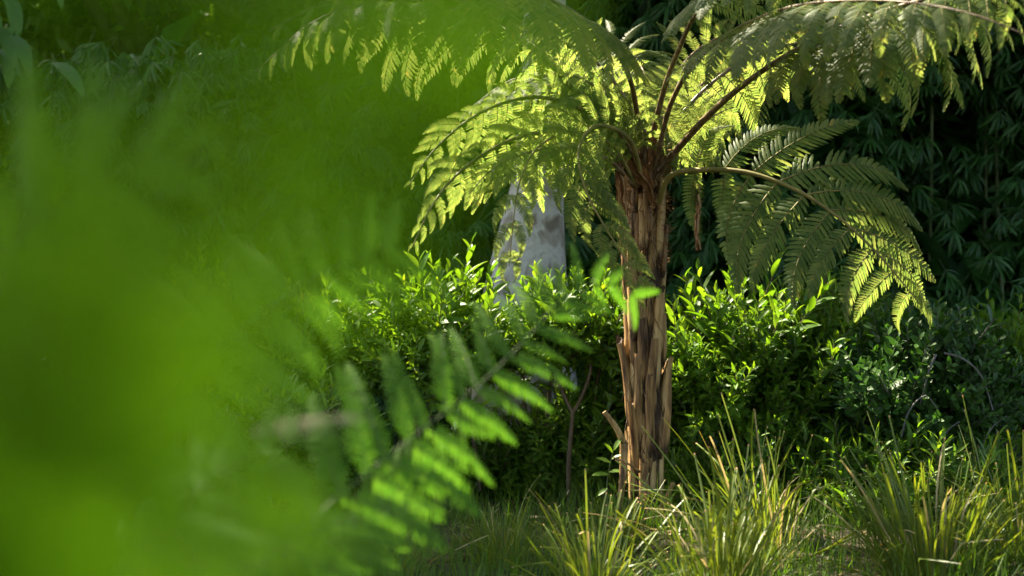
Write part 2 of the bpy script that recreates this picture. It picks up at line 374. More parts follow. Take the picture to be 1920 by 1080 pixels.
for z0 in np.arange(.10, 1.50, .125):
    cnt = 7
    for k in range(cnt):
        if rnd.random() < .14: continue
        an = row*1.1+k*2*math.pi/cnt+rnd.uniform(-.14, .14); zz = z0+rnd.uniform(-.05, .05)
        rr = np.interp(zz, [0, .5, 1.2, 1.7], [.058, .066, .072, .060])+rnd.uniform(-.012, .015)
        i = rnd.randrange(9) if zz > .5 or rnd.random() < .7 else 9+rnd.randrange(2)
        out = np.array([math.cos(an), math.sin(an), 0]); M3 = np.stack([out, np.cross(UP, out), UP], 1)
        sc_ = rnd.uniform(.85, 1.12)
        if zz+.45*sc_ > 1.80: sc_ *= .7
        tl = rnd.uniform(-.04, .08); M3[:, 2] = nrm(UP+out*tl); M3[:, 0] = nrm(out-UP*tl)
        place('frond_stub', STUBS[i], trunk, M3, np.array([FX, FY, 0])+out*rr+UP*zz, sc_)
    row += 1
hr = MB(); lv, lf = leaf_template(.03, 4, .25, .1, .3); n = 1100; a = nr.uniform(0, 6.283, n); zz = nr.uniform(-.02, 1.7, n)**1.0; rr_ = np.interp(zz, [0, .5, 1.2, 1.7], [.068, .070, .076, .064])+nr.uniform(-.004, .014, n)
Pp = np.stack([np.cos(a)*rr_, np.sin(a)*rr_, zz], 1); Dd = np.stack([np.cos(a)*.25, np.sin(a)*.25, -np.ones(n)], 1)+nr.normal(0, .28, (n, 3))
scatter(hr, lv, lf, Pp, frames(Dd, np.stack([np.cos(a), np.sin(a), 0*a], 1)), nr.uniform(.05, .14, n)); tag(hr.build('root_fibre', M_CORE, trunk), kind='stuff')
# broken stubs that stick out low down
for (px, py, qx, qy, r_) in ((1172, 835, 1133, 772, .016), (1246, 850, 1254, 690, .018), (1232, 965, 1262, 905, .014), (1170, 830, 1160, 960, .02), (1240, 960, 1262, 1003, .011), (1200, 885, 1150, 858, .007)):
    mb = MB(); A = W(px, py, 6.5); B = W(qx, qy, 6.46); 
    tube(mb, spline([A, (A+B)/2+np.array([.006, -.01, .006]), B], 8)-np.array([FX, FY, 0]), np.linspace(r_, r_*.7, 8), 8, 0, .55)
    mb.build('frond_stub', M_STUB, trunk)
# rusty scaly crown and dead remains
cr = MB()
def ragged(mb, P, wid, n, amp, seed, mi=0, thick=.004):
    rs = random.Random(seed); C = spline(P, n); T = np.gradient(C, axis=0)
    for off, q in ((0, 0), (1, 1.3), (2, 2.4)):
        V = []; 
        for i in range(n):
            s = nrm(np.cross(T[i], [math.cos(q), math.sin(q), .2])); ww = wid*(1-(i/(n-1))**3*.8)*rs.uniform(.5, 1.15)
            jit = np.array([rs.uniform(-amp, amp) for _ in range(3)])
            V += [C[i]+s*ww+jit, C[i]+jit*.5+np.cross(s, nrm(T[i]))*thick*3, C[i]-s*ww*rs.uniform(.6, 1.2)+jit]
        F = [[a, a+1, a+4, a+3] for a in range(0, 3*(n-1), 3)]+[[a+1, a+2, a+5, a+4] for a in range(0, 3*(n-1), 3)]
        mb.add(np.array(V)-np.array([FX, FY, 0]), F, mi)
ragged(cr, [W(1182, 282, 6.5), W(1192, 310, 6.47), W(1215, 350, 6.46), W(1225, 390, 6.47)], .035, 12, .008, 1)
cr.build('crown_scales', M_RUST, fern)
dd = MB()
ragged(dd, [W(1158, 290, 6.45), W(1163, 330, 6.42), W(1168, 375, 6.42), W(1172, 410, 6.44)], .030, 14, .008, 3)
ragged(dd, [W(1160, 360, 6.44), W(1163, 430, 6.44), W(1168, 480, 6.45), W(1172, 560, 6.46)], .012, 18, .008, 4)
tag(dd.build('dead_frond', M_DEAD, fern), 'brown withered frond hanging against the trunk')
dd = MB()
ragged(dd, [W(1308, 345, 6.35), W(1309, 385, 6.35), W(1306, 420, 6.35), W(1308, 470, 6.36)], .013, 16, .007, 6)
tag(dd.build('dead_frond', M_DEAD, fern), 'small dry brown tassel hanging below the right frond')

def PW(*a): return [W(*p) for p in a]
up = (0, 0, 1)
# right arching frond, face turned to the camera
frond(fern, PW((1235, 380, 6.5), (1252, 335, 6.42), (1290, 320, 6.35), (1390, 321, 6.2), (1480, 350, 6.08), (1565, 402, 5.98), (1645, 475, 5.92), (1725, 570, 5.9)), (.30, -.95, -.06), 10, .58, .14, .015, (0, 3), ang=(112, 84), ang2=(74, 20), gravity=.0, mats=[M_RACH], peak=.35, tip=.28, sag=.06, curtain=True)
# big diagonal frond reaching to the right and the camera
frond(fern, PW((1225, 350, 6.55), (1252, 302, 6.5), (1330, 215, 6.2), (1420, 140, 5.7), (1540, 68, 5.35), (1690, 10, 5.0), (1850, -20, 4.7), (2010, 0, 4.5)), (.0, .0, 1), 18, .50, .47, .018, (3, 7), gravity=.4, sag=.55)
# upright frond leaving the frame at the top
frond(fern, PW((1210, 320, 6.6), (1226, 245, 6.55), (1246, 165, 6.4), (1272, 95, 6.1), (1310, 20, 5.8), (1390, -40, 5.45), (1520, -80, 5.1), (1700, -90, 4.8)), (.1, .0, 1), 17, .42, .42, .015, (2, 6), gravity=.4, sag=.35)
# upper left frond over the top left
frond(fern, PW((1195, 330, 6.55), (1150, 235, 6.5), (1098, 190, 6.35), (984, 79, 6.0), (860, 20, 5.75), (720, 0, 5.6), (590, 40, 5.5), (478, 135, 5.45)), (-.15, .0, 1), 20, .46, .34, .015, (3, 7), gravity=.45, sag=.4)
# upper arch of the left mass
frond(fern, PW((1195, 340, 6.55), (1160, 262, 6.45), (1090, 205, 6.3), (1000, 182, 6.1), (900, 212, 5.95), (820, 275, 5.85), (765, 350, 5.8)), (.12, -.97, -.12), 20, .33, .10, .014, gravity=.0, sag=.45, curtain=True, upscale=.55, ang=(88, 55))
# lower arch of the left mass
frond(fern, PW((1190, 350, 6.5), (1150, 290, 6.4), (1070, 248, 6.2), (980, 255, 5.9), (890, 300, 5.7), (820, 370, 5.55), (770, 470, 5.5)), (.12, -.97, -.12), 19, .33, .12, .014, gravity=.0, sag=.45, curtain=True, upscale=.55, ang=(88, 55))
# a third, lower arch between them, nearer the camera
frond(fern, PW((1190, 350, 6.5), (1140, 300, 6.3), (1060, 275, 5.95), (980, 290, 5.7), (920, 320, 5.55), (880, 365, 5.5)), (.12, -.97, -.1), 14, .25, .12, .012, gravity=.0, sag=.45, curtain=True, upscale=.6, ang=(88, 55))
# front frond coming to the camera and hanging down
frond(fern, PW((1192, 350, 6.5), (1150, 275, 6.3), (1080, 245, 6.0), (1010, 275, 5.7), (975, 340, 5.5), (962, 420, 5.42), (955, 500, 5.4)), (.12, -.97, -.05), 9, .26, .3, .010, (3, 7), gravity=.0, mats=[M_RACH], tip=.5, sag=.15, curtain=True)
# front frond hanging over the trunk
frond(fern, PW((1205, 340, 6.5), (1180, 262, 6.3), (1120, 235, 6.0), (1085, 280, 5.75), (1100, 360, 5.65), (1150, 450, 5.62), (1210, 540, 5.62)), (.12, -.97, -.05), 14, .32, .15, .012, (3, 7), gravity=.0, mats=[M_RACH], tip=.35, sag=.15, curtain=True)
# back fronds, lit from behind
frond(fern, PW((1200, 330, 6.6), (1140, 200, 6.7), (1060, 140, 6.8), (960, 150, 6.9), (860, 220, 6.9)), (-.3, -.2, 1), 17, .42, .1, .013, (2, 6), single=False)
frond(fern, PW((1205, 330, 6.6), (1195, 215, 6.4), (1170, 120, 6.0), (1100, 40, 5.4), (980, -20, 4.9), (820, -40, 4.5), (640, -10, 4.3), (500, 60, 4.25)), (0, -.2, 1), 20, .45, .25, .013, (3, 7), single=False, sag=.4)
frond(fern, PW((1225, 330, 6.55), (1260, 190, 6.3), (1330, 90, 5.8), (1460, 20, 5.2), (1620, 0, 4.7), (1800, 20, 4.3), (1960, 80, 4.1)), (.1, -.2, 1), 18, .42, .25, .013, (3, 7), single=False, sag=.4)

frond(fern, PW((1230, 330, 6.6), (1285, 255, 6.75), (1345, 195, 6.95), (1400, 180, 7.15), (1450, 200, 7.3)), (.2, -.6, .8), 12, .36, .15, .011, (1, 4), single=False)
frond(fern, PW((1200, 330, 6.55), (1170, 230, 6.45), (1120, 165, 6.4), (1050, 140, 6.35), (970, 165, 6.3), (900, 230, 6.3)), (-.2, -.5, .9), 17, .38, .12, .012, (2, 6), single=False)
for pts_, L_ in ((((1208, 320, 6.7), (1188, 235, 6.95), (1130, 165, 7.15), (1040, 135, 7.3), (950, 170, 7.4)), .40), (((1222, 320, 6.7), (1255, 225, 6.95), (1335, 145, 7.2), (1430, 115, 7.35), (1520, 160, 7.45)), .40),
                 (((1212, 310, 6.6), (1180, 200, 6.55), (1115, 115, 6.45), (1020, 65, 6.35), (920, 60, 6.3)), .33), (((1225, 310, 6.65), (1290, 200, 6.7), (1385, 120, 6.7), (1500, 80, 6.7), (1610, 95, 6.7)), .33),
                 (((1215, 320, 6.7), (1222, 220, 7.0), (1200, 120, 7.3), (1130, 60, 7.5), (1040, 60, 7.6)), .42), (((1215, 320, 6.7), (1235, 220, 7.0), (1290, 110, 7.3), (1380, 60, 7.5), (1480, 70, 7.6)), .42)):
    frond(fern, PW(*pts_), (.1, -.97, -.1), 16, L_, .12, .012, gravity=.0, sag=.35, curtain=True, upscale=.7, single=False)
for pts_ in (((1218, 300, 6.62), (1240, 230, 6.7), (1268, 165, 6.8), (1290, 105, 6.85)), ((1206, 300, 6.62), (1186, 230, 6.7), (1166, 160, 6.8), (1150, 105, 6.85)), ((1200, 310, 6.5), (1165, 255, 6.4), (1120, 215, 6.35), (1065, 205, 6.3)), ((1232, 320, 6.5), (1275, 270, 6.5), (1325, 225, 6.55), (1375, 200, 6.6))):
    frond(fern, PW(*pts_), (.1, -.97, -.05), 13, .25, .12, .009, gravity=.0, sag=.25, curtain=True, single=False)
# short rusty bases and hairs packed into the heart of the crown
for k in range(26):
    a = k*2.4; r0 = .03+.035*(k/26); z0 = 1.55+rnd.uniform(-.08, .1); ln = rnd.uniform(.10, .24)
    o_ = np.array([math.cos(a), math.sin(a), 0]); mb = MB()
    tube(mb, spline([o_*r0+UP*z0, o_*(r0+.02)+UP*(z0+ln*.6), o_*(r0+.05+rnd.uniform(-.03, .03))+UP*(z0+ln)], 8), np.linspace(.020, .006, 8)*np.array([rnd.uniform(.85, 1.15) for _ in range(8)]), 7)
    mb.build('frond_base', M_RUST if k % 3 else M_PET, fern)
hr = MB(); lv, lf = leaf_template(.09, 3, .3, .1, .3); n = 900; a = nr.uniform(0, 6.283, n); zz = nr.uniform(1.2, 1.75, n); rr_ = .068+nr.uniform(0, .02, n)
Pp = np.stack([np.cos(a)*rr_, np.sin(a)*rr_, zz], 1); Dd = np.stack([np.cos(a), np.sin(a), nr.normal(-.2, .8, n)], 1)
scatter(hr, lv, lf, Pp, frames(Dd, nr.normal(0, 1, (n, 3))), nr.uniform(.03, .08, n)); tag(hr.build('scale_hair', M_RUST, fern), kind='stuff')

# ------------------------------------------------------------------ trees
LIT = [  # places where the photograph shows direct sun: (point, radius of the gap)
    (W(1300, 350, 6.2), .30), (W(1400, 310, 6.15), .25), (W(1500, 370, 6.05), .25), (W(880, 330, 5.8), .55), (W(1010, 260, 6.0), .5), (W(1130, 300, 6.3), .4),
    (W(1200, 170, 7.2), .7), (W(1360, 130, 7.2), .6), (W(1160, 500, 6.5), .35), (W(1400, 1000, 5.05), .42), (W(1240, 1040, 5.05), .3), (W(1120, 1060, 5.1), .2), (W(790, 620, 7.3), .4),
    (W(1850, 880, 5.3), .15), (W(880, 600, 7.4), .45), (W(1080, 590, 7.4), .35), (W(1850, 40, 4.7), .45), (W(1650, 80, 5.0), .35), (W(560, 90, 5.5), .25),
    (W(780, 190, .185), .14), (W(560, 350, .18), .08), (W(150, 900, .25), .10), (W(600, 500, 1.45), .12), (W(560, 800, 1.63), .12), (W(950, 700, 2.75), .3), (W(1100, 560, 3.0), .3), (W(720, 870, 2.45), .25)]
def lit_ok(P, r):
    ok = np.ones(len(P), bool)
    for c, rad in LIT:
        d = P-c; t = d@SUN; perp = np.linalg.norm(d-t[:, None]*SUN, axis=1)
        ok &= ~((perp < rad+r) & (t > 0))
    return ok
def crown(parent, blobs, density, leaf, lsize, mat_, cl_r=.32, per=34, carve=True, name='crown'):
    off = parent_world(parent); mb = MB(); lv, lf = leaf
    nr = np.random.default_rng(int(abs(off[0]*100)+abs(off[1]*1000)))
    for (c, rr) in blobs:
        c = np.asarray(c, float); rr = np.asarray(rr, float); n = int(density*rr.prod())
        d = nr.normal(size=(n, 3)); d /= np.linalg.norm(d, axis=1)[:, None]
        P = c+d*rr*(nr.uniform(.25, 1, n)**.5)[:, None]
        if carve: P = P[lit_ok(P, cl_r*.6)]
        P = P[P[:, 2] > .3]
        n = len(P)*per; Q = np.repeat(P, per, 0)+nr.normal(0, cl_r*.5, (n, 3))
        D = nr.normal(size=(n, 3))+np.array([0, 0, -.5]); Nn = nr.normal(0, .6, (n, 3))+UP
        scatter(mb, lv, lf, Q-off, frames(D, Nn), nr.uniform(.7, 1.25, n)*lsize)
    return mb.build(name, mat_, parent)
def limbs(parent, top, ends, r0, mat_):
    off = parent_world(parent)
    for e in ends:
        mb = MB(); top = np.asarray(top, float); e = np.asarray(e, float); mid = (top+e)/2+np.array([0, 0, .25])
        tube(mb, spline([top-off-np.array([0, 0, .1]), mid-off, e-off], 10), np.linspace(r0, r0*.25, 10), 7); mb.build('limb', mat_, parent)

# pale mottled trunk behind the tree fern
T0 = W(975, 960, 8.4)
pt = thing('pale_tree', (T0[0], 8.4, 0), 'pale grey tree with mottled smooth bark and flared trunk behind the fern', 'tree')
mb = MB(); zz = np.array([-.15, 0, .25, .6, 1.0, 1.4, 1.75, 2.3, 3.2, 4.4, 5.2])
cxs = np.array([960, 962, 968, 975, 984, 998, 1010, 1018, 1022, 1026, 1030])
wl = np.array([.50, .44, .37, .31, .265, .20, .15, .13, .12, .10, .07])
Pt = np.stack([(cxs-960)/FPX*8.4-T0[0], .05*np.sin(zz), zz], 1)
Ps = spline(Pt, 44); rs_ = np.interp(Ps[:, 2], zz, wl)
tv = MB(); tube(tv, Ps, rs_, 28)
V = tv.v[0].reshape(44, 28, 3); an = np.linspace(0, 6.283, 28, endpoint=False)
for i in range(44):
    fl = np.clip(1-Ps[i, 2]/1.3, 0, 1); k = 1+fl*.16*np.sin(5*an+.6)+.03*np.sin(3*an+Ps[i, 2]*3)
    V[i] = Ps[i]+(V[i]-Ps[i])*k[:, None]
tv.build('trunk', M_PLANE, pt)
LF = leaf_template(.62, 3, .2, .15, .42)
top = np.array([(1026-960)/FPX*8.4, 8.4, 4.5])
pe = [top+np.array(o) for o in ((-1.6, .8, 1.6), (-.6, 1.6, 2.0), (.8, 1.0, 2.2), (1.7, -.2, 1.7), (.3, -1.5, 1.6), (-1.3, -.8, 1.8))]
limbs(pt, top, pe, .075, M_PLANE)
crown(pt, [(e+np.array([0, 0, .4]), (1.3, 1.2, .9)) for e in pe], 75, LF, .16, M_CROWN)

LFQ = (np.array([[0, 0, 0], [.45, .23, .05], [1, 0, -.12], [.45, -.23, .05]]), np.array([[0, 2, 1], [0, 3, 2]]))
LF2 = leaf_template(.42, 3, .2, .15, .42)
def bgtree(x, y, h, label, blobs, r=.16, dens=60, leaf=LF2, ls=.10):
    t = thing('background_tree', (x, y, 0), label, 'tree', 'trees beyond the hedge')
    mb = MB(); zz = np.linspace(-.1, h*.72, 14)
    tube(mb, np.stack([.12*np.sin(zz*.8), .08*np.sin(zz*1.1+1), zz], 1), np.linspace(r, r*.4, 14), 10); mb.build('trunk', M_DARKB, t)
    limbs(t, (x, y, h*.4), [np.asarray(b[0], float) for b in blobs], r*.4, M_DARKB)
    crown(t, blobs, dens, leaf, ls, M_CROWN); return t
bgtree(-3.6, 12.6, 7.5, 'dark leafy tree in the upper left corner with light showing through', [((-4.6, 12.4, 3.2), (1.3, 1.2, 1.5)), ((-2.9, 12.8, 3.6), (1.2, 1.1, 1.4)), ((-3.8, 12.2, 5.6), (1.6, 1.4, 1.2)), ((-2.4, 12.4, 6.4), (1.4, 1.2, 1.0)), ((-5.2, 12.5, 6.2), (1.4, 1.3, 1.1))], dens=105, ls=.18, leaf=LFQ)
bgtree(-.9, 14.0, 8.5, 'tall dark tree behind the hedge, left of the pale trunk', [((-1.3, 13.8, 3.6), (1.3, 1.1, 1.4)), ((-2.2, 13.3, 3.5), (1.0, .9, 1.2)), ((-2.6, 14.4, 3.6), (1.2, .8, 1.4)), ((-.2, 14.0, 4.4), (1.2, 1.1, 1.3)), ((-1.2, 13.6, 6.6), (1.6, 1.3, 1.2)), ((.2, 14.0, 7.4), (1.4, 1.2, 1.0)), ((.9, 13.8, 5.6), (1.2, 1.1, 1.1))])
bgtree(-2.6, 17.5, 8.0, 'distant tree glimpsed through the gap at the upper left', [((x_, 17.5, 3.6), (1.5, 1.1, 1.9)) for x_ in (-5.0, -3.4, -1.8, -.2)], dens=45, ls=.24, leaf=LFQ)
bgtree(-6.0, 9.2, 6.5, 'leafy tree at the far left edge beyond the ground ferns', [((-5.6, 9.2, 4.2), (1.3, 1.2, 1.1)), ((-5.0, 9.0, 5.6), (1.5, 1.3, 1.0)), ((-6.6, 9.0, 5.6), (1.4, 1.3, 1.1)), ((-4.2, 9.4, 2.4), (.9, .9, 1.2))])

bgtree(-3.2, 12.2, 7.5, 'leafy tree added at the left to shade the grass, unseen behind the blur', [((x_, y_, 6.1+.25*math.sin(x_*3+y_)), (1.25, 1.15, .8)) for x_ in (-4.8, -3.2, -1.7) for y_ in (7.6, 9.1, 10.5, 11.9)]+[((-.4, 10.6, 6.6), (1.2, 1.1, .7)), ((-.5, 12, 6.6), (1.2, 1.1, .7))], dens=110, ls=.23, leaf=LFQ)  # tree added for its canopy shade on the grass and shrubs
bgtree(-4.6, 5.0, 6.5, 'unseen tree added left of the ground ferns to shade them', [((x_, y_, 5.5), (1.15, 1.1, .7)) for x_ in (-4.2, -2.8) for y_ in (3.2, 4.6, 6.0)]+[((-1.7, 3.6, 5.8), (1.0, 1.0, .6))], dens=70, ls=.18, leaf=LFQ)  # added out of view so the upper left ferns fall in shade
bgtree(4.9, 5.6, 7.0, 'unseen tree added beyond the right edge to shade the garden', [((4.4, 5.2, 5.4), (1.6, 1.6, .9)), ((3.2, 7.2, 5.6), (1.5, 1.5, .9)), ((5.2, 7.4, 5.0), (1.5, 1.6, 1.0)), ((3.0, 3.6, 5.8), (1.5, 1.5, .9)), ((5.6, 3.6, 5.0), (1.5, 1.5, 1.0)), ((2.4, 8.0, 5.2), (1.4, 1.1, .8)), ((4.2, 8.4, 4.8), (1.4, 1.1, .8))], dens=75, ls=.20, leaf=LFQ)  # unseen crown, put in to cut sky light on the right side
bgtree(.8, -3.2, 7.0, 'unseen tree added over the viewpoint to dim the sky light', [((.2, -2.2, 5.2), (1.8, 1.6, .9)), ((2.8, -1.6, 5.0), (1.8, 1.6, 1.0)), ((-2.2, -1.8, 5.2), (1.8, 1.6, 1.0)), ((.8, -4.2, 3.6), (2.2, 1.4, 1.2)), ((-2.6, -3.8, 3.4), (1.8, 1.4, 1.2)), ((3.8, -3.8, 3.4), (1.8, 1.4, 1.2)), ((.6, .6, 6.6), (1.6, 1.4, .8))], dens=30, ls=.18, leaf=LFQ)  # added behind the camera to hold back sky light from the front

# ------------------------------------------------------------------ bamboo hedge
def spray_mesh(seed, nleaf, k=5):
    rs = np.random.default_rng(seed); mb = MB(); lv, lf = leaf_template(.105, k, .42, .25, .38)
    a = np.linspace(-1.15, 1.15, nleaf)+rs.normal(0, .12, nleaf)
    D = np.stack([np.cos(a)*.9, np.sin(a), rs.normal(-.1, .18, nleaf)-.25*np.abs(a)], 1)
    pos = np.stack([np.linspace(-.12, .12, nleaf)*0+rs.uniform(-.15, .1, nleaf), rs.normal(0, .02, nleaf), rs.normal(0, .02, nleaf)], 1)
    scatter(mb, lv, lf, pos, frames(D, np.tile(UP, (nleaf, 1))+rs.normal(0, .25, (nleaf, 3))), rs.uniform(.75, 1.1, nleaf))
    tube(mb, np.array([[-.7, 0, .12], [-.35, 0, .05], [.05, 0, 0]]), [.012, .01, .006], 3, 1)
    return mb.mesh('spray', [M_BAMB, M_CULM])
SPR = [spray_mesh(i, k) for i, k in enumerate((7, 9, 8, 11, 6, 10))]
SPR_LO = [spray_mesh(10+i, k, 4) for i, k in enumerate((7, 9, 8, 11, 6, 10))]
def mesh_np(me):
    v = np.empty(len(me.vertices)*3, np.float32); me.vertices.foreach_get('co', v)
    f = np.empty(len(me.polygons)*3, np.int32); me.loops.foreach_get('vertex_index', f)
    mi = np.empty(len(me.polygons), np.int32); me.polygons.foreach_get('material_index', mi)
    return v.reshape(-1, 3), f.reshape(-1, 3), mi
def hedge_h(x): return np.interp(x, [-6, -2.2, -1.0, -.4, .4, 2, 7], [2.5, 2.7, 2.9, 4.0, 4.5, 4.7, 4.7])
def hedge_y(x, z): return 9.35+.22*np.sin(x*1.7+z*.8)+.18*np.sin(x*3.9-z*2.3+1)+.16*np.sin(z*3.1+x*.6)-.03*z
hedge = thing('bamboo_hedge', (1.0, 9.8, 0), 'dark green bamboo hedge of narrow drooping leaves across the background', 'hedge')
hb = MB(); cand = []
N_ = 6500
x = nr.uniform(-5, 6, N_); h = hedge_h(x); z = nr.uniform(.05, 1, N_)**.9*h; dep = nr.uniform(0, 1, N_)**1.6*1.3
lump = np.sin(x*5.1+z*2.2)*np.sin(z*4.3-x*1.9+.5)
keep = (lump > -.62) | (dep > .5); x, z, dep, lump = x[keep], z[keep], dep[keep], lump[keep]; n = len(x)
P = np.stack([x, hedge_y(x, z)+dep-.10*lump, z], 1)
a = nr.normal(0, .8, n); D = np.stack([np.sin(a)*.8, -np.cos(a), nr.normal(-.55, .4, n)], 1)
Nn = np.stack([nr.normal(0, .3, n), -.5+nr.normal(0, .3, n), np.ones(n)], 1)
M = frames(D, Nn); S = nr.uniform(.12, .20, n)*np.where(dep < .3, 1.15, 1)
front = np.where((dep < .22) & (np.abs(x-1.3) < 2.4) & (z < 3.1) & (z > .8))[0]
sel = set(nr.permutation(front)[:300].tolist())
for i in sel: place('leaf_spray', SPR[i % 6], hedge, M[i], P[i], S[i])
rest = np.array([i for i in range(n) if i not in sel]); hoff = np.array([1.0, 9.8, 0])
for k in range(6):
    q = rest[rest % 6 == k]; v, f, mi = mesh_np(SPR_LO[k]); scatter(hb, v, f, P[q]-hoff, M[q], S[q], mi)
N2 = 52000; lv, lf = LFQ[0]*np.array([1, .68, 1]), LFQ[1]
x = nr.uniform(-6, 7, N2); z = nr.uniform(0, 1.0, N2)*hedge_h(x); P2 = np.stack([x, hedge_y(x, z)+nr.uniform(.6, 3.2, N2), z], 1)
a = nr.uniform(0, 6.283, N2); D2 = np.stack([np.cos(a), np.sin(a), nr.normal(-.5, .5, N2)], 1)
scatter(hb, lv, lf, P2-hoff, frames(D2, nr.normal(0, .7, (N2, 3))+UP), nr.uniform(.3, .55, N2))
tag(hb.build('foliage', [M_BAMB, M_CULM], hedge), kind='stuff')
for i in range(34):
    xx = -4.8+i*.32+rnd.uniform(-.1, .1); mb = MB(); hh = float(hedge_h(xx))
    tube(mb, spline([(xx, 10.0+rnd.uniform(-.3, .3), -.05), (xx+rnd.uniform(-.1, .1), 10, hh*.5), (xx+rnd.uniform(-.3, .3), 9.8, hh*1.02)], 9)-hoff, np.linspace(.018, .006, 9), 7)
    mb.build('culm', M_CULM, hedge)

# ------------------------------------------------------------------ shrubs
def sprig_mesh(seed, nleaf, L, leaf, ll, mats, spread=55, tipup=.35):
    rs = random.Random(seed); mb = MB(); lv, lf = leaf
    P = spline([(0, 0, 0), (.02*L, rs.uniform(-.05, .05)*L, .5*L), (rs.uniform(-.12, .12)*L, rs.uniform(-.1, .1)*L, L)], 10)
    tube(mb, P, np.linspace(.0030, .0012, 10), 4, 1)
    pos, D = [], []; sz = []
    for i in range(nleaf):
        u = (i+1)/(nleaf+.2); k = min(8, int(u*9)); f = u*9-k; p = P[k]*(1-f)+P[k+1]*f
        az = i*2.4+rs.uniform(-.3, .3); el = math.radians(90-spread+(spread*tipup*1.6)*u+rs.uniform(-12, 12))
        pos.append(p); D.append((math.cos(az)*math.cos(el), math.sin(az)*math.cos(el), math.sin(el)))
        sz.append(ll*(1-.5*max(0, u-.55)/.45)*rs.uniform(.8, 1.15))
    D = np.array(D); scatter(mb, lv, lf, np.array(pos), frames(D, np.tile(UP, (nleaf, 1))+nr.normal(0, .12, (nleaf, 3))), np.array(sz))
    return mb.mesh('sprig', mats)
LANCE = leaf_template(.27, 5, .22, .18, .42); OVAL = leaf_template(.46, 5, .12, .12, .55, .15)
SPA = [sprig_mesh(i, 15+i % 4, .27+.02*(i % 3), LANCE, .092, [M_SHRUB, M_TWIG]) for i in range(6)]
SPB = [sprig_mesh(20+i, 11+i % 3, .22, OVAL, .07, [M_DARKS, M_GREYTW], 65) for i in range(5)]
SPC = [sprig_mesh(40+i, 20, .28, leaf_template(.17, 4, .3, .15, .4), .11, [M_SHRUB, M_TWIG], 50) for i in range(4)]
def shrub(name, c, rr, n_single, n_fill, sprigs, label, stems=7, smat=None, low=.35, spiky=.25, cat='shrub', group=None, stem_base=None):
    """dome of leafy sprigs on bare stems; c = centre of the crown (world), rr = radii"""
    c = np.asarray(c, float); rr = np.asarray(rr, float); smat = smat or M_TWIG
    t = thing(name, (c[0], c[1], 0), label, cat, group); off = np.array([c[0], c[1], 0])
    def pts(n, inner):
        d = nr.normal(size=(n, 3)); d[:, 2] = np.abs(d[:, 2])*1.0-low*nr.uniform(0, 1.6, n); d /= np.linalg.norm(d, axis=1)[:, None]
        if not inner: d[:, 1] = np.where(d[:, 1] > .3, -d[:, 1], d[:, 1])
        lump = 1+.16*np.sin(d[:, 0]*7+c[0]*3)*np.sin(d[:, 2]*6+c[1])+.08*np.sin(d[:, 0]*15+d[:, 1]*9)
        r = (nr.uniform(.35, .92, n) if inner else nr.uniform(.84, 1.04, n))*lump
        P = c+d*rr*r[:, None]; P[:, 2] = np.maximum(P[:, 2], .06)
        D = d*1.0+np.array([0, -.15, .65])+nr.normal(0, .32, (n, 3)); D /= np.linalg.norm(D, axis=1)[:, None]
        return P, D
    P, D = pts(n_single, False); k = len(sprigs)
    for i in range(n_single):
        # sprig grows along local Z
        Zc = D[i]; a = rnd.uniform(0, 6.28); X0 = nrm(np.cross(Zc, [math.cos(a), math.sin(a), .3])); M3 = np.stack([X0, np.cross(Zc, X0), Zc], 1)
        s = rnd.uniform(.6, 1.15)*(1+(spiky+.25)*(D[i][2] > .75)*rnd.random())
        place('sprig', sprigs[i % k], t, M3, P[i]-Zc*.10, s)
    mb = MB(); P, D = pts(n_fill, True)
    X0 = np.cross(D, nr.normal(size=D.shape)); X0 /= np.linalg.norm(X0, axis=1)[:, None]; M = np.stack([X0, np.cross(D, X0), D], 2)
    for j in range(k):
        v, f, mi = mesh_np(sprigs[j]); q = slice(j, None, k); scatter(mb, v, f, P[q]-off, M[q], nr.uniform(.7, 1.1, len(P[q])), mi)
    tag(mb.build('foliage', list(sprigs[0].materials), t), kind='stuff')
    for i in range(stems):
        a = i*2.4; mb = MB(); q = c+rr*np.array([math.cos(a)*.55, math.sin(a)*.55, rnd.uniform(-.2, .5)])
        b = np.array([c[0]+.12*math.cos(a)*rr[0], c[1]+.12*math.sin(a), -.03])
        tube(mb, spline([b-off, (b*.5+q*.5)+np.array([rnd.uniform(-.05, .05), 0, .03])-off, q-off], 9), np.linspace(.015, .005, 9), 6); mb.build('stem', smat, t)
    return t
shrub('leafy_shrub', W(600, 690, 7.7), (.44, .36, .25), 190, 170, SPA, 'dense mid green shrub with lance leaves, left of the sunlit shrub', group='lance-leaved shrubs')
shrub('leafy_shrub', W(820, 690, 7.45), (.36, .30, .22), 190, 130, SPA, 'sunlit shrub with bright yellow-green shoot tips, left of the tree fern', group='lance-leaved shrubs', spiky=.5)
shb = shrub('leafy_shrub', W(1080, 655, 7.5), (.28, .26, .15), 150, 160, SPA, 'small sunlit shrub on bare forked stems just left of the fern trunk', stems=2, group='lance-leaved shrubs', spiky=.4)
shrub('leafy_shrub', W(1385, 760, 7.3), (.44, .36, .38), 240, 200, SPA, 'broad shaded green shrub directly right of the fern trunk', group='lance-leaved shrubs', spiky=.5)
shrub('leafy_shrub', W(1540, 700, 7.6), (.36, .34, .34), 160, 150, SPC, 'fine-leaved shrub under the tip of the right fern frond', group='lance-leaved shrubs')
shrub('round_leaved_shrub', W(1730, 765, 7.0), (.42, .36, .38), 230, 200, SPB, 'dark shrub with rounded leaves and grey twigs at the right', stems=9, smat=M_GREYTW)
shrub('leafy_shrub', W(1940, 760, 7.3), (.25, .3, .28), 110, 130, SPA, 'dark green shrub cut off by the right edge of the picture', group='lance-leaved shrubs')
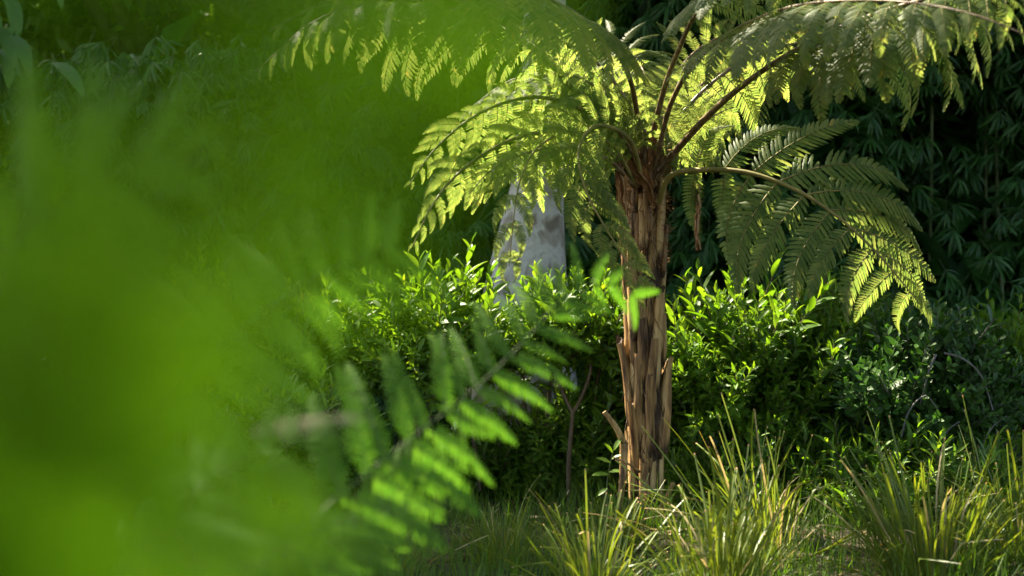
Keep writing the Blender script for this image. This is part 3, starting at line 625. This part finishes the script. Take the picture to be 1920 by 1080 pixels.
shrub('leafy_shrub', W(330, 680, 8.0), (.45, .4, .32), 120, 260, SPA, 'far left shrub glimpsed behind the blurred ferns', group='lance-leaved shrubs')
shrub('low_shrub', W(1130, 860, 7.7), (.35, .3, .28), 150, 150, SPC, 'low dark feathery undergrowth behind the base of the fern trunk', stems=4)
shrub('low_shrub', W(560, 880, 6.8), (.30, .3, .2), 110, 120, SPC, 'low dark bush under the left shrubs behind the blurred frond', stems=3)
shrub('low_shrub', W(950, 905, 7.7), (.36, .18, .17), 110, 80, SPC, 'low dark undergrowth hiding the foot of the pale trunk', stems=3)
shrub('low_shrub', W(1440, 930, 7.0), (.42, .25, .16), 120, 90, SPC, 'low dark undergrowth in front of the broad shaded shrub', stems=3)
shrub('low_shrub', W(1720, 950, 6.7), (.45, .25, .16), 120, 90, SPC, 'low dark undergrowth under the round-leaved shrub', stems=3)
# bare forked stems of the small shrub
so_ = np.array(shb.location)
for pts_, r_ in (([(1070, 975, 7.2), (1066, 880, 7.2), (1074, 770, 7.22)], .014), ([(1074, 775, 7.22), (1090, 745, 7.25), (1108, 690, 7.3), (1100, 640, 7.35)], .010), ([(1074, 775, 7.22), (1055, 735, 7.25), (1042, 690, 7.3), (1050, 640, 7.4)], .009),
                 ([(1026, 930, 7.5), (1025, 830, 7.5), (1030, 740, 7.5), (1040, 660, 7.5)], .014), ([(990, 900, 7.6), (988, 820, 7.6), (980, 700, 7.55)], .009), ([(960, 910, 7.6), (962, 830, 7.6), (990, 720, 7.55)], .007), ([(900, 920, 7.4), (890, 840, 7.4), (870, 720, 7.4)], .010)):
    mb = MB(); C = spline(PW(*pts_), 14); tube(mb, C-so_, np.linspace(r_, r_*.7, 14)*(1+.06*np.sin(np.arange(14)*2.1)), 8); mb.build('stem', M_TWIG, shb)
# grey bare twigs of the dark shrub
dk = [o for o in SC.objects if o.name.startswith('round_leaved_shrub')][0]; do_ = np.array(dk.location)
for pts_, r_ in (([(1770, 662, 6.62), (1805, 672, 6.6), (1840, 705, 6.6), (1862, 770, 6.62)], .006), ([(1690, 820, 6.6), (1705, 770, 6.58), (1735, 742, 6.58), (1760, 770, 6.6)], .005), ([(1755, 665, 6.62), (1742, 695, 6.6), (1725, 760, 6.65)], .006),
                 ([(1840, 838, 6.6), (1862, 800, 6.58), (1888, 780, 6.58)], .004), ([(1650, 700, 6.65), (1664, 735, 6.63)], .005), ([(1770, 815, 6.58), (1785, 800, 6.57), (1800, 790, 6.58)], .004), ([(1660, 850, 6.6), (1690, 820, 6.6)], .004)):
    mb = MB(); C = spline(PW(*pts_), 10); tube(mb, C-do_, np.linspace(r_, r_*.6, 10), 6); mb.build('twig', M_GREYTW, dk)
# young sapling beside the trunk
sp = thing('sapling', W(1140, 965, 6.5), 'young bright green sapling just left of the fern trunk base', 'sapling'); sp.location.z = 0; o_ = np.array(sp.location)
C = spline(PW((1140, 972, 6.5), (1138, 910, 6.5), (1142, 880, 6.5), (1150, 845, 6.48)), 12); mb = MB(); tube(mb, C-o_, np.linspace(.004, .0015, 12), 5); mb.build('stem', M_CULM, sp)
LM = MB(); lv, lf = leaf_template(.36, 7, .18, .15, .45); LM.add(lv, lf); LFM = LM.mesh('leaf', M_SHRUB)
for i, (px, py, dx, dz) in enumerate(((1140, 915, -1, -.5), (1140, 905, 1, -.9), (1141, 890, -1, .15), (1142, 885, 1, .2), (1145, 868, -1, .5), (1146, 862, .8, .6), (1149, 850, -.6, .9), (1150, 845, .5, 1), (1139, 925, .5, -.5))):
    place('leaf', LFM, sp, frames(np.array([[dx, rnd.uniform(-.5, .1), dz]]), np.array([[0, -.6, 1.0]]))[0], W(px, py, 6.49), rnd.uniform(.06, .085))
# large pale leaves in the upper left corner
bl = thing('broad_leaved_shrub', (W(40, 0, 4.6)[0], 4.6, 0), 'shrub with large pale drooping leaves in the upper left corner', 'shrub'); bo = np.array(bl.location)
LM = MB(); lv, lf = leaf_template(.36, 9, .5, .16, .42); LM.add(lv, lf); BLM = LM.mesh('leaf', M_PALE)
mb = MB(); C = spline([bo+np.array([-.4, .1, -.02]), bo+np.array([-.35, .05, 1.2]), W(-60, 20, 4.6), W(60, -60, 4.6)], 20); tube(mb, C-bo, np.linspace(.016, .005, 20), 7); mb.build('stem', M_TWIG, bl)
for i in range(18):
    p = W(rnd.uniform(-90, 110), rnd.uniform(-120, 120), rnd.uniform(4.4, 4.8)); a = rnd.uniform(-.6, 1.2)
    place('leaf', BLM, bl, frames(np.array([[math.cos(a)*.7, -.35, -math.sin(abs(a))*.9-.2]]), np.array([[.2, -.4, 1.0]]))[0], p, rnd.uniform(.10, .18))

# ------------------------------------------------------------------ grass
def blade_mesh(seed, bend, cut=True, wid=.008, n=9, kink=0, m0=None):
    rs = random.Random(seed); u = np.linspace(0, 1, n); th = bend*u**1.5
    if kink: th = th+kink*(u > .62)
    x = np.concatenate([[0], np.cumsum(np.sin(th))[:-1]])/(n-1); z = np.concatenate([[0], np.cumsum(np.cos(th))[:-1]])/(n-1)
    ww = wid*(.7+.3*np.sin(u*3))*(1 if cut else 1)
    if not cut: ww = wid*(1-u**1.6)+.0004
    V = np.stack([np.stack([x, -ww/2, z], 1), np.stack([x-ww*.15*0+.25*ww, 0*x, z], 1), np.stack([x, ww/2, z], 1)], 1).reshape(-1, 3)
    F, mi = [], []
    for i in range(n-1):
        a = i*3
        F += [[a, a+1, a+4], [a, a+4, a+3], [a+1, a+2, a+5], [a+1, a+5, a+4]]
        mi += [1 if (cut and i == n-2 and False) else 0]*4
    mb = MB(); mb.add(V, F, np.array(mi))
    if cut:
        k = (n-1)*3; e = V[k:k+3]; dirv = nrm(V[k+1]-V[k-2]); mb.add(np.vstack([e, e+dirv*.012]), [[0, 1, 4, 3], [1, 2, 5, 4]], 1)
    return mb.mesh('blade', [m0 or M_GRASS, M_CUT])
BL = [blade_mesh(i, b, True, .0088, kink=kk) for i, (b, kk) in enumerate([(.15, 0), (.35, 0), (.6, 0), (.9, 0), (1.3, 0), (.3, .9), (.5, 0), (.1, 0)])]
BLD = [blade_mesh(70+i, b, True, .008, kink=k_, m0=M_STRAW) for i, (b, k_) in enumerate([(.6, 0), (1.2, 0), (.4, 1.1)])]
BLS = [blade_mesh(20+i, b, False, .009) for i, b in enumerate([.3, .7, 1.1, 1.6, .5])]
def tussock(c, rad, nsingle, nfill, length, label, lean=(0, 0), wide=1.0, fill=None, spread=.55):
    t = thing('grass_tussock', (c[0], c[1], 0), label, 'grass tussock', 'strappy grass tussocks'); off = np.array(t.location)
    def gen(n, mult):
        a = nr.uniform(0, 6.283, n); r = rad*nr.uniform(0, 1, n)**.6
        base = np.stack([c[0]+np.cos(a)*r*.55, c[1]+np.sin(a)*r*.55, np.full(n, -.01)], 1)
        tilt = np.abs(nr.normal(0, spread, n))*(.4+.6*r/rad)
        Zd = np.stack([np.cos(a)*np.sin(tilt)+lean[0], np.sin(a)*np.sin(tilt)+lean[1], np.cos(tilt)], 1); Zd /= np.linalg.norm(Zd, axis=1)[:, None]
        Xd = np.stack([np.cos(a), np.sin(a), 0*a], 1)+nr.normal(0, .5, (n, 3)); Xd -= Zd*(Xd*Zd).sum(1)[:, None]; Xd /= np.linalg.norm(Xd, axis=1)[:, None]
        return base, np.stack([Xd, np.cross(Zd, Xd), Zd], 2), length*nr.uniform(.55, 1.08, n)*mult
    b, M, s = gen(nsingle, 1.0)
    for i in range(nsingle): place('blade', BLD[i % 3] if i % 5 == 4 else BL[i % 8], t, M[i], b[i], (s[i], wide, s[i]))
    mb = MB(); b, M, s = gen(nfill, .8); src = fill or (BL+BLS)
    for j in range(len(src)):
        v, f, mi = mesh_np(src[j]); q = slice(j, None, len(src)); ss = s[q]
        scatter(mb, v, f, b[q]-off, M[q], np.stack([ss, np.full(len(ss), wide*.7), ss], 1), mi)
    tag(mb.build('foliage', [M_GRASS, M_CUT], t), kind='stuff'); return t
tussock((.74, 5.0), .24, 66, 120, .56, 'sunlit grass tussock at bottom centre with bleached blades', lean=(.05, .1), spread=.75, wide=1.15)
tussock((.30, 5.1), .20, 36, 90, .42, 'sunlit grass clump left of the bottom centre tussock', spread=.75)
tussock((1.02, 5.7), .22, 46, 80, .66, 'dark grass tussock with long leaning blades before the fern trunk', lean=(-.25, 0), spread=.8)
tussock((1.55, 5.3), .30, 60, 230, .62, 'big dense green grass tussock at the lower right', lean=(-.15, 0), spread=.65)
tussock((1.98, 5.5), .28, 54, 200, .66, 'yellow-green grass tussock at the lower right corner', spread=.7)
tussock((-.05, 5.7), .22, 16, 260, .36, 'green grass clump below the pale trunk', fill=BLS, wide=.6, spread=.7)
tussock((.42, 6.0), .22, 16, 220, .36, 'short grass clump at the foot of the forked stems', fill=BLS, wide=.6, spread=.7)
tussock((-.5, 5.5), .25, 10, 260, .38, 'grass clump behind the lower part of the blurred frond', fill=BLS, wide=.6, spread=.7)
for (px_, py_, a_, l_, lab) in ((1215, 925, .5, .12, 'short broken stub piece lying at the right of the trunk base'), (1180, 900, 2.2, .10, 'pale splinter of frond stub leaning at the left of the trunk base'), (1300, 975, .2, .22, 'long dead frond stub lying in the grass right of the trunk')):
    mb = MB(); A = W(px_, py_, 6.3); A[2] = max(.03, A[2]-.05); dv = np.array([math.cos(a_), -.4, .35*math.sin(a_)])*l_
    tube(mb, spline([-dv*.5, np.array([0, 0, .01]), dv*.5], 8), np.linspace(.016, .010, 8), 8, 0, .5); o = mb.build('fallen_stub', M_STUB); o.location = [float(q) for q in (A[0], A[1], max(.02, abs(dv[2])*.5+.01))]
    tag(o, lab, 'dead frond stub', 'fallen frond stubs')
BLT = [blade_mesh(40+i, b, False, .007, n=5) for i, b in enumerate([.3, .7, 1.1, 1.6, .5])]
fg = MB(); n = 15000
P = np.stack([nr.uniform(-2.5, 2.9, n), nr.uniform(4.5, 7.6, n), np.zeros(n)], 1)
clump = np.sin(P[:, 0]*5+P[:, 1]*2)*np.sin(P[:, 1]*4.2-P[:, 0]); P = P[(clump > -.55)]; n = len(P); P[:, 2] = gz(P[:, 0], P[:, 1])-.01
a = nr.uniform(0, 6.283, n); tl = np.abs(nr.normal(0, .4, n)); Zd = np.stack([np.cos(a)*np.sin(tl), np.sin(a)*np.sin(tl), np.cos(tl)], 1)
Xd = np.stack([np.cos(a), np.sin(a), 0*a], 1); Xd -= Zd*(Xd*Zd).sum(1)[:, None]; Xd /= np.linalg.norm(Xd, axis=1)[:, None]; M = np.stack([Xd, np.cross(Zd, Xd), Zd], 2)
s = nr.uniform(.10, .30, n)
for j in range(5):
    v, f, mi = mesh_np(BLT[j]); q = slice(j, None, 5); ss = s[q]; scatter(fg, v, f, P[q], M[q], np.stack([ss, np.full(len(ss), .5), ss], 1), mi)
tag(fg.build('grass', [M_FINE, M_CUT]), 'fine short green grass between the tussocks', 'grass', kind='stuff')

# ------------------------------------------------------------------ ground ferns at the left, close to the camera
NO = [0, 1, 2, 3]
NK = dict(meshes=NEARP, order=NO, mats=[M_STALK])
MK = dict(meshes=MIDP, order=NO, mats=[M_STALK])
mf = thing('ground_fern', (-.85, 2.2, 0), 'blurred green fern whose long frond reaches across to the trunk', 'fern', 'ground ferns at the left')
m0 = np.array([-.85, 2.2, 0])
frond(mf, [m0, W(200, 1400, 2.2)]+PW((430, 1130, 2.25), (600, 960, 2.35), (760, 830, 2.5), (900, 720, 2.7), (1000, 620, 2.85), (1062, 552, 2.95), (1135, 530, 3.05), (1200, 560, 3.1)), (.05, -.96, .10), 22, .225, start=1.8, rad=.003, droop=(0, 3), gravity=.1, ang=(52, 34), ang2=(66, 42), peak=.25, tip=.4, jit=1.25, **MK)
frond(mf, [m0, W(250, 1400, 2.3)]+PW((480, 1130, 2.4), (640, 1000, 2.5), (780, 900, 2.6), (880, 840, 2.7)), (.05, -.96, .10), 15, .15, start=1.8, rad=.003, droop=(0, 3), gravity=.1, ang=(52, 34), ang2=(66, 42), peak=.25, tip=.4, jit=1.25, **MK)
frond(mf, [m0, W(150, 1400, 1.7)]+PW((380, 1120, 1.7), (560, 1020, 1.75), (740, 960, 1.85), (860, 940, 1.95)), (-.1, -.6, .8), 14, .15, start=1.5, rad=.005, droop=(0, 2), gravity=.3, **MK)
ft = frond(mf, [m0, W(100, 1300, 1.6)]+PW((260, 1050, 1.55), (400, 900, 1.55), (560, 820, 1.6), (680, 800, 1.65)), (-.2, -.7, .6), 13, .13, start=1.5, rad=.005, droop=(0, 2), gravity=.3, **MK)
A, B = W(475, 812, 1.62), W(685, 768, 1.66); tag(place('pinna', DRYP, ft, frames((B-A)[None], np.array([[0, -.8, .6]]))[0], A, float(np.linalg.norm(B-A))), 'pale dry pinna')
mf2 = thing('ground_fern', (-.55, 1.15, 0), 'strongly blurred fern with upright pinnae at the middle left', 'fern', 'ground ferns at the left')
m1 = np.array([-.55, 1.15, 0])
frond(mf2, [m1, W(20, 1300, 1.15)]+PW((150, 1000, 1.15), (330, 750, 1.25), (480, 610, 1.4), (610, 520, 1.55), (740, 462, 1.65)), (.15, -.95, .05), 16, .115, start=1.6, rad=.003, droop=(0, 2), gravity=.1, tip=.9, **MK)
frond(mf2, [m1, W(-100, 1000, 1.1)]+PW((-100, 700, 1.05), (-20, 480, 1.0), (120, 360, .98), (260, 290, .98), (390, 280, .98)), (.1, -.9, .3), 10, .13, start=2.5, rad=.004, droop=(0, 1), gravity=.1, **MK)
nf = thing('ground_fern', (-.22, .42, 0), 'nearest fern, a bright green blur filling the left side', 'fern', 'ground ferns at the left')
b0 = np.array([-.22, .42, 0]); NK.update(gravity=.15, peak=.4, rad=.0015, droop=(0, 2), start=2, jit=1.5)
frond(nf, [b0, b0+np.array([-.02, -.1, .7]), W(-500, 1100, .21), W(-50, 760, .19), W(330, 480, .18), W(650, 260, .18), W(930, 80, .19)], (.25, -.93, -.2), 28, .030, tip=.5, **NK)
frond(nf, [b0, b0+np.array([-.05, -.05, .8]), W(-800, 300, .28), W(-350, -150, .27), W(200, -160, .25), W(600, -60, .23), W(900, 10, .22)], (-.2, -.9, .4), 26, .026, tip=.6, **NK)
frond(nf, [b0, b0+np.array([.0, -.02, .6]), W(-350, 1400, .26), W(-50, 1080, .25), W(180, 880, .25), W(300, 740, .26), W(380, 620, .27)], (.2, -.95, -.1), 22, .034, tip=.4, **NK)
frond(nf, [b0, b0+np.array([.02, .0, .6]), W(0, 1500, .36), W(180, 1200, .36), W(360, 1050, .37), W(540, 960, .38)], (.2, -.95, -.05), 18, .038, tip=.4, **NK)
frond(nf, [b0, b0+np.array([-.05, -.05, .7]), W(-400, 900, .30), W(-150, 700, .30), W(100, 600, .32), W(350, 560, .34)], (-.2, -.8, .5), 18, .045, tip=.4, **NK)
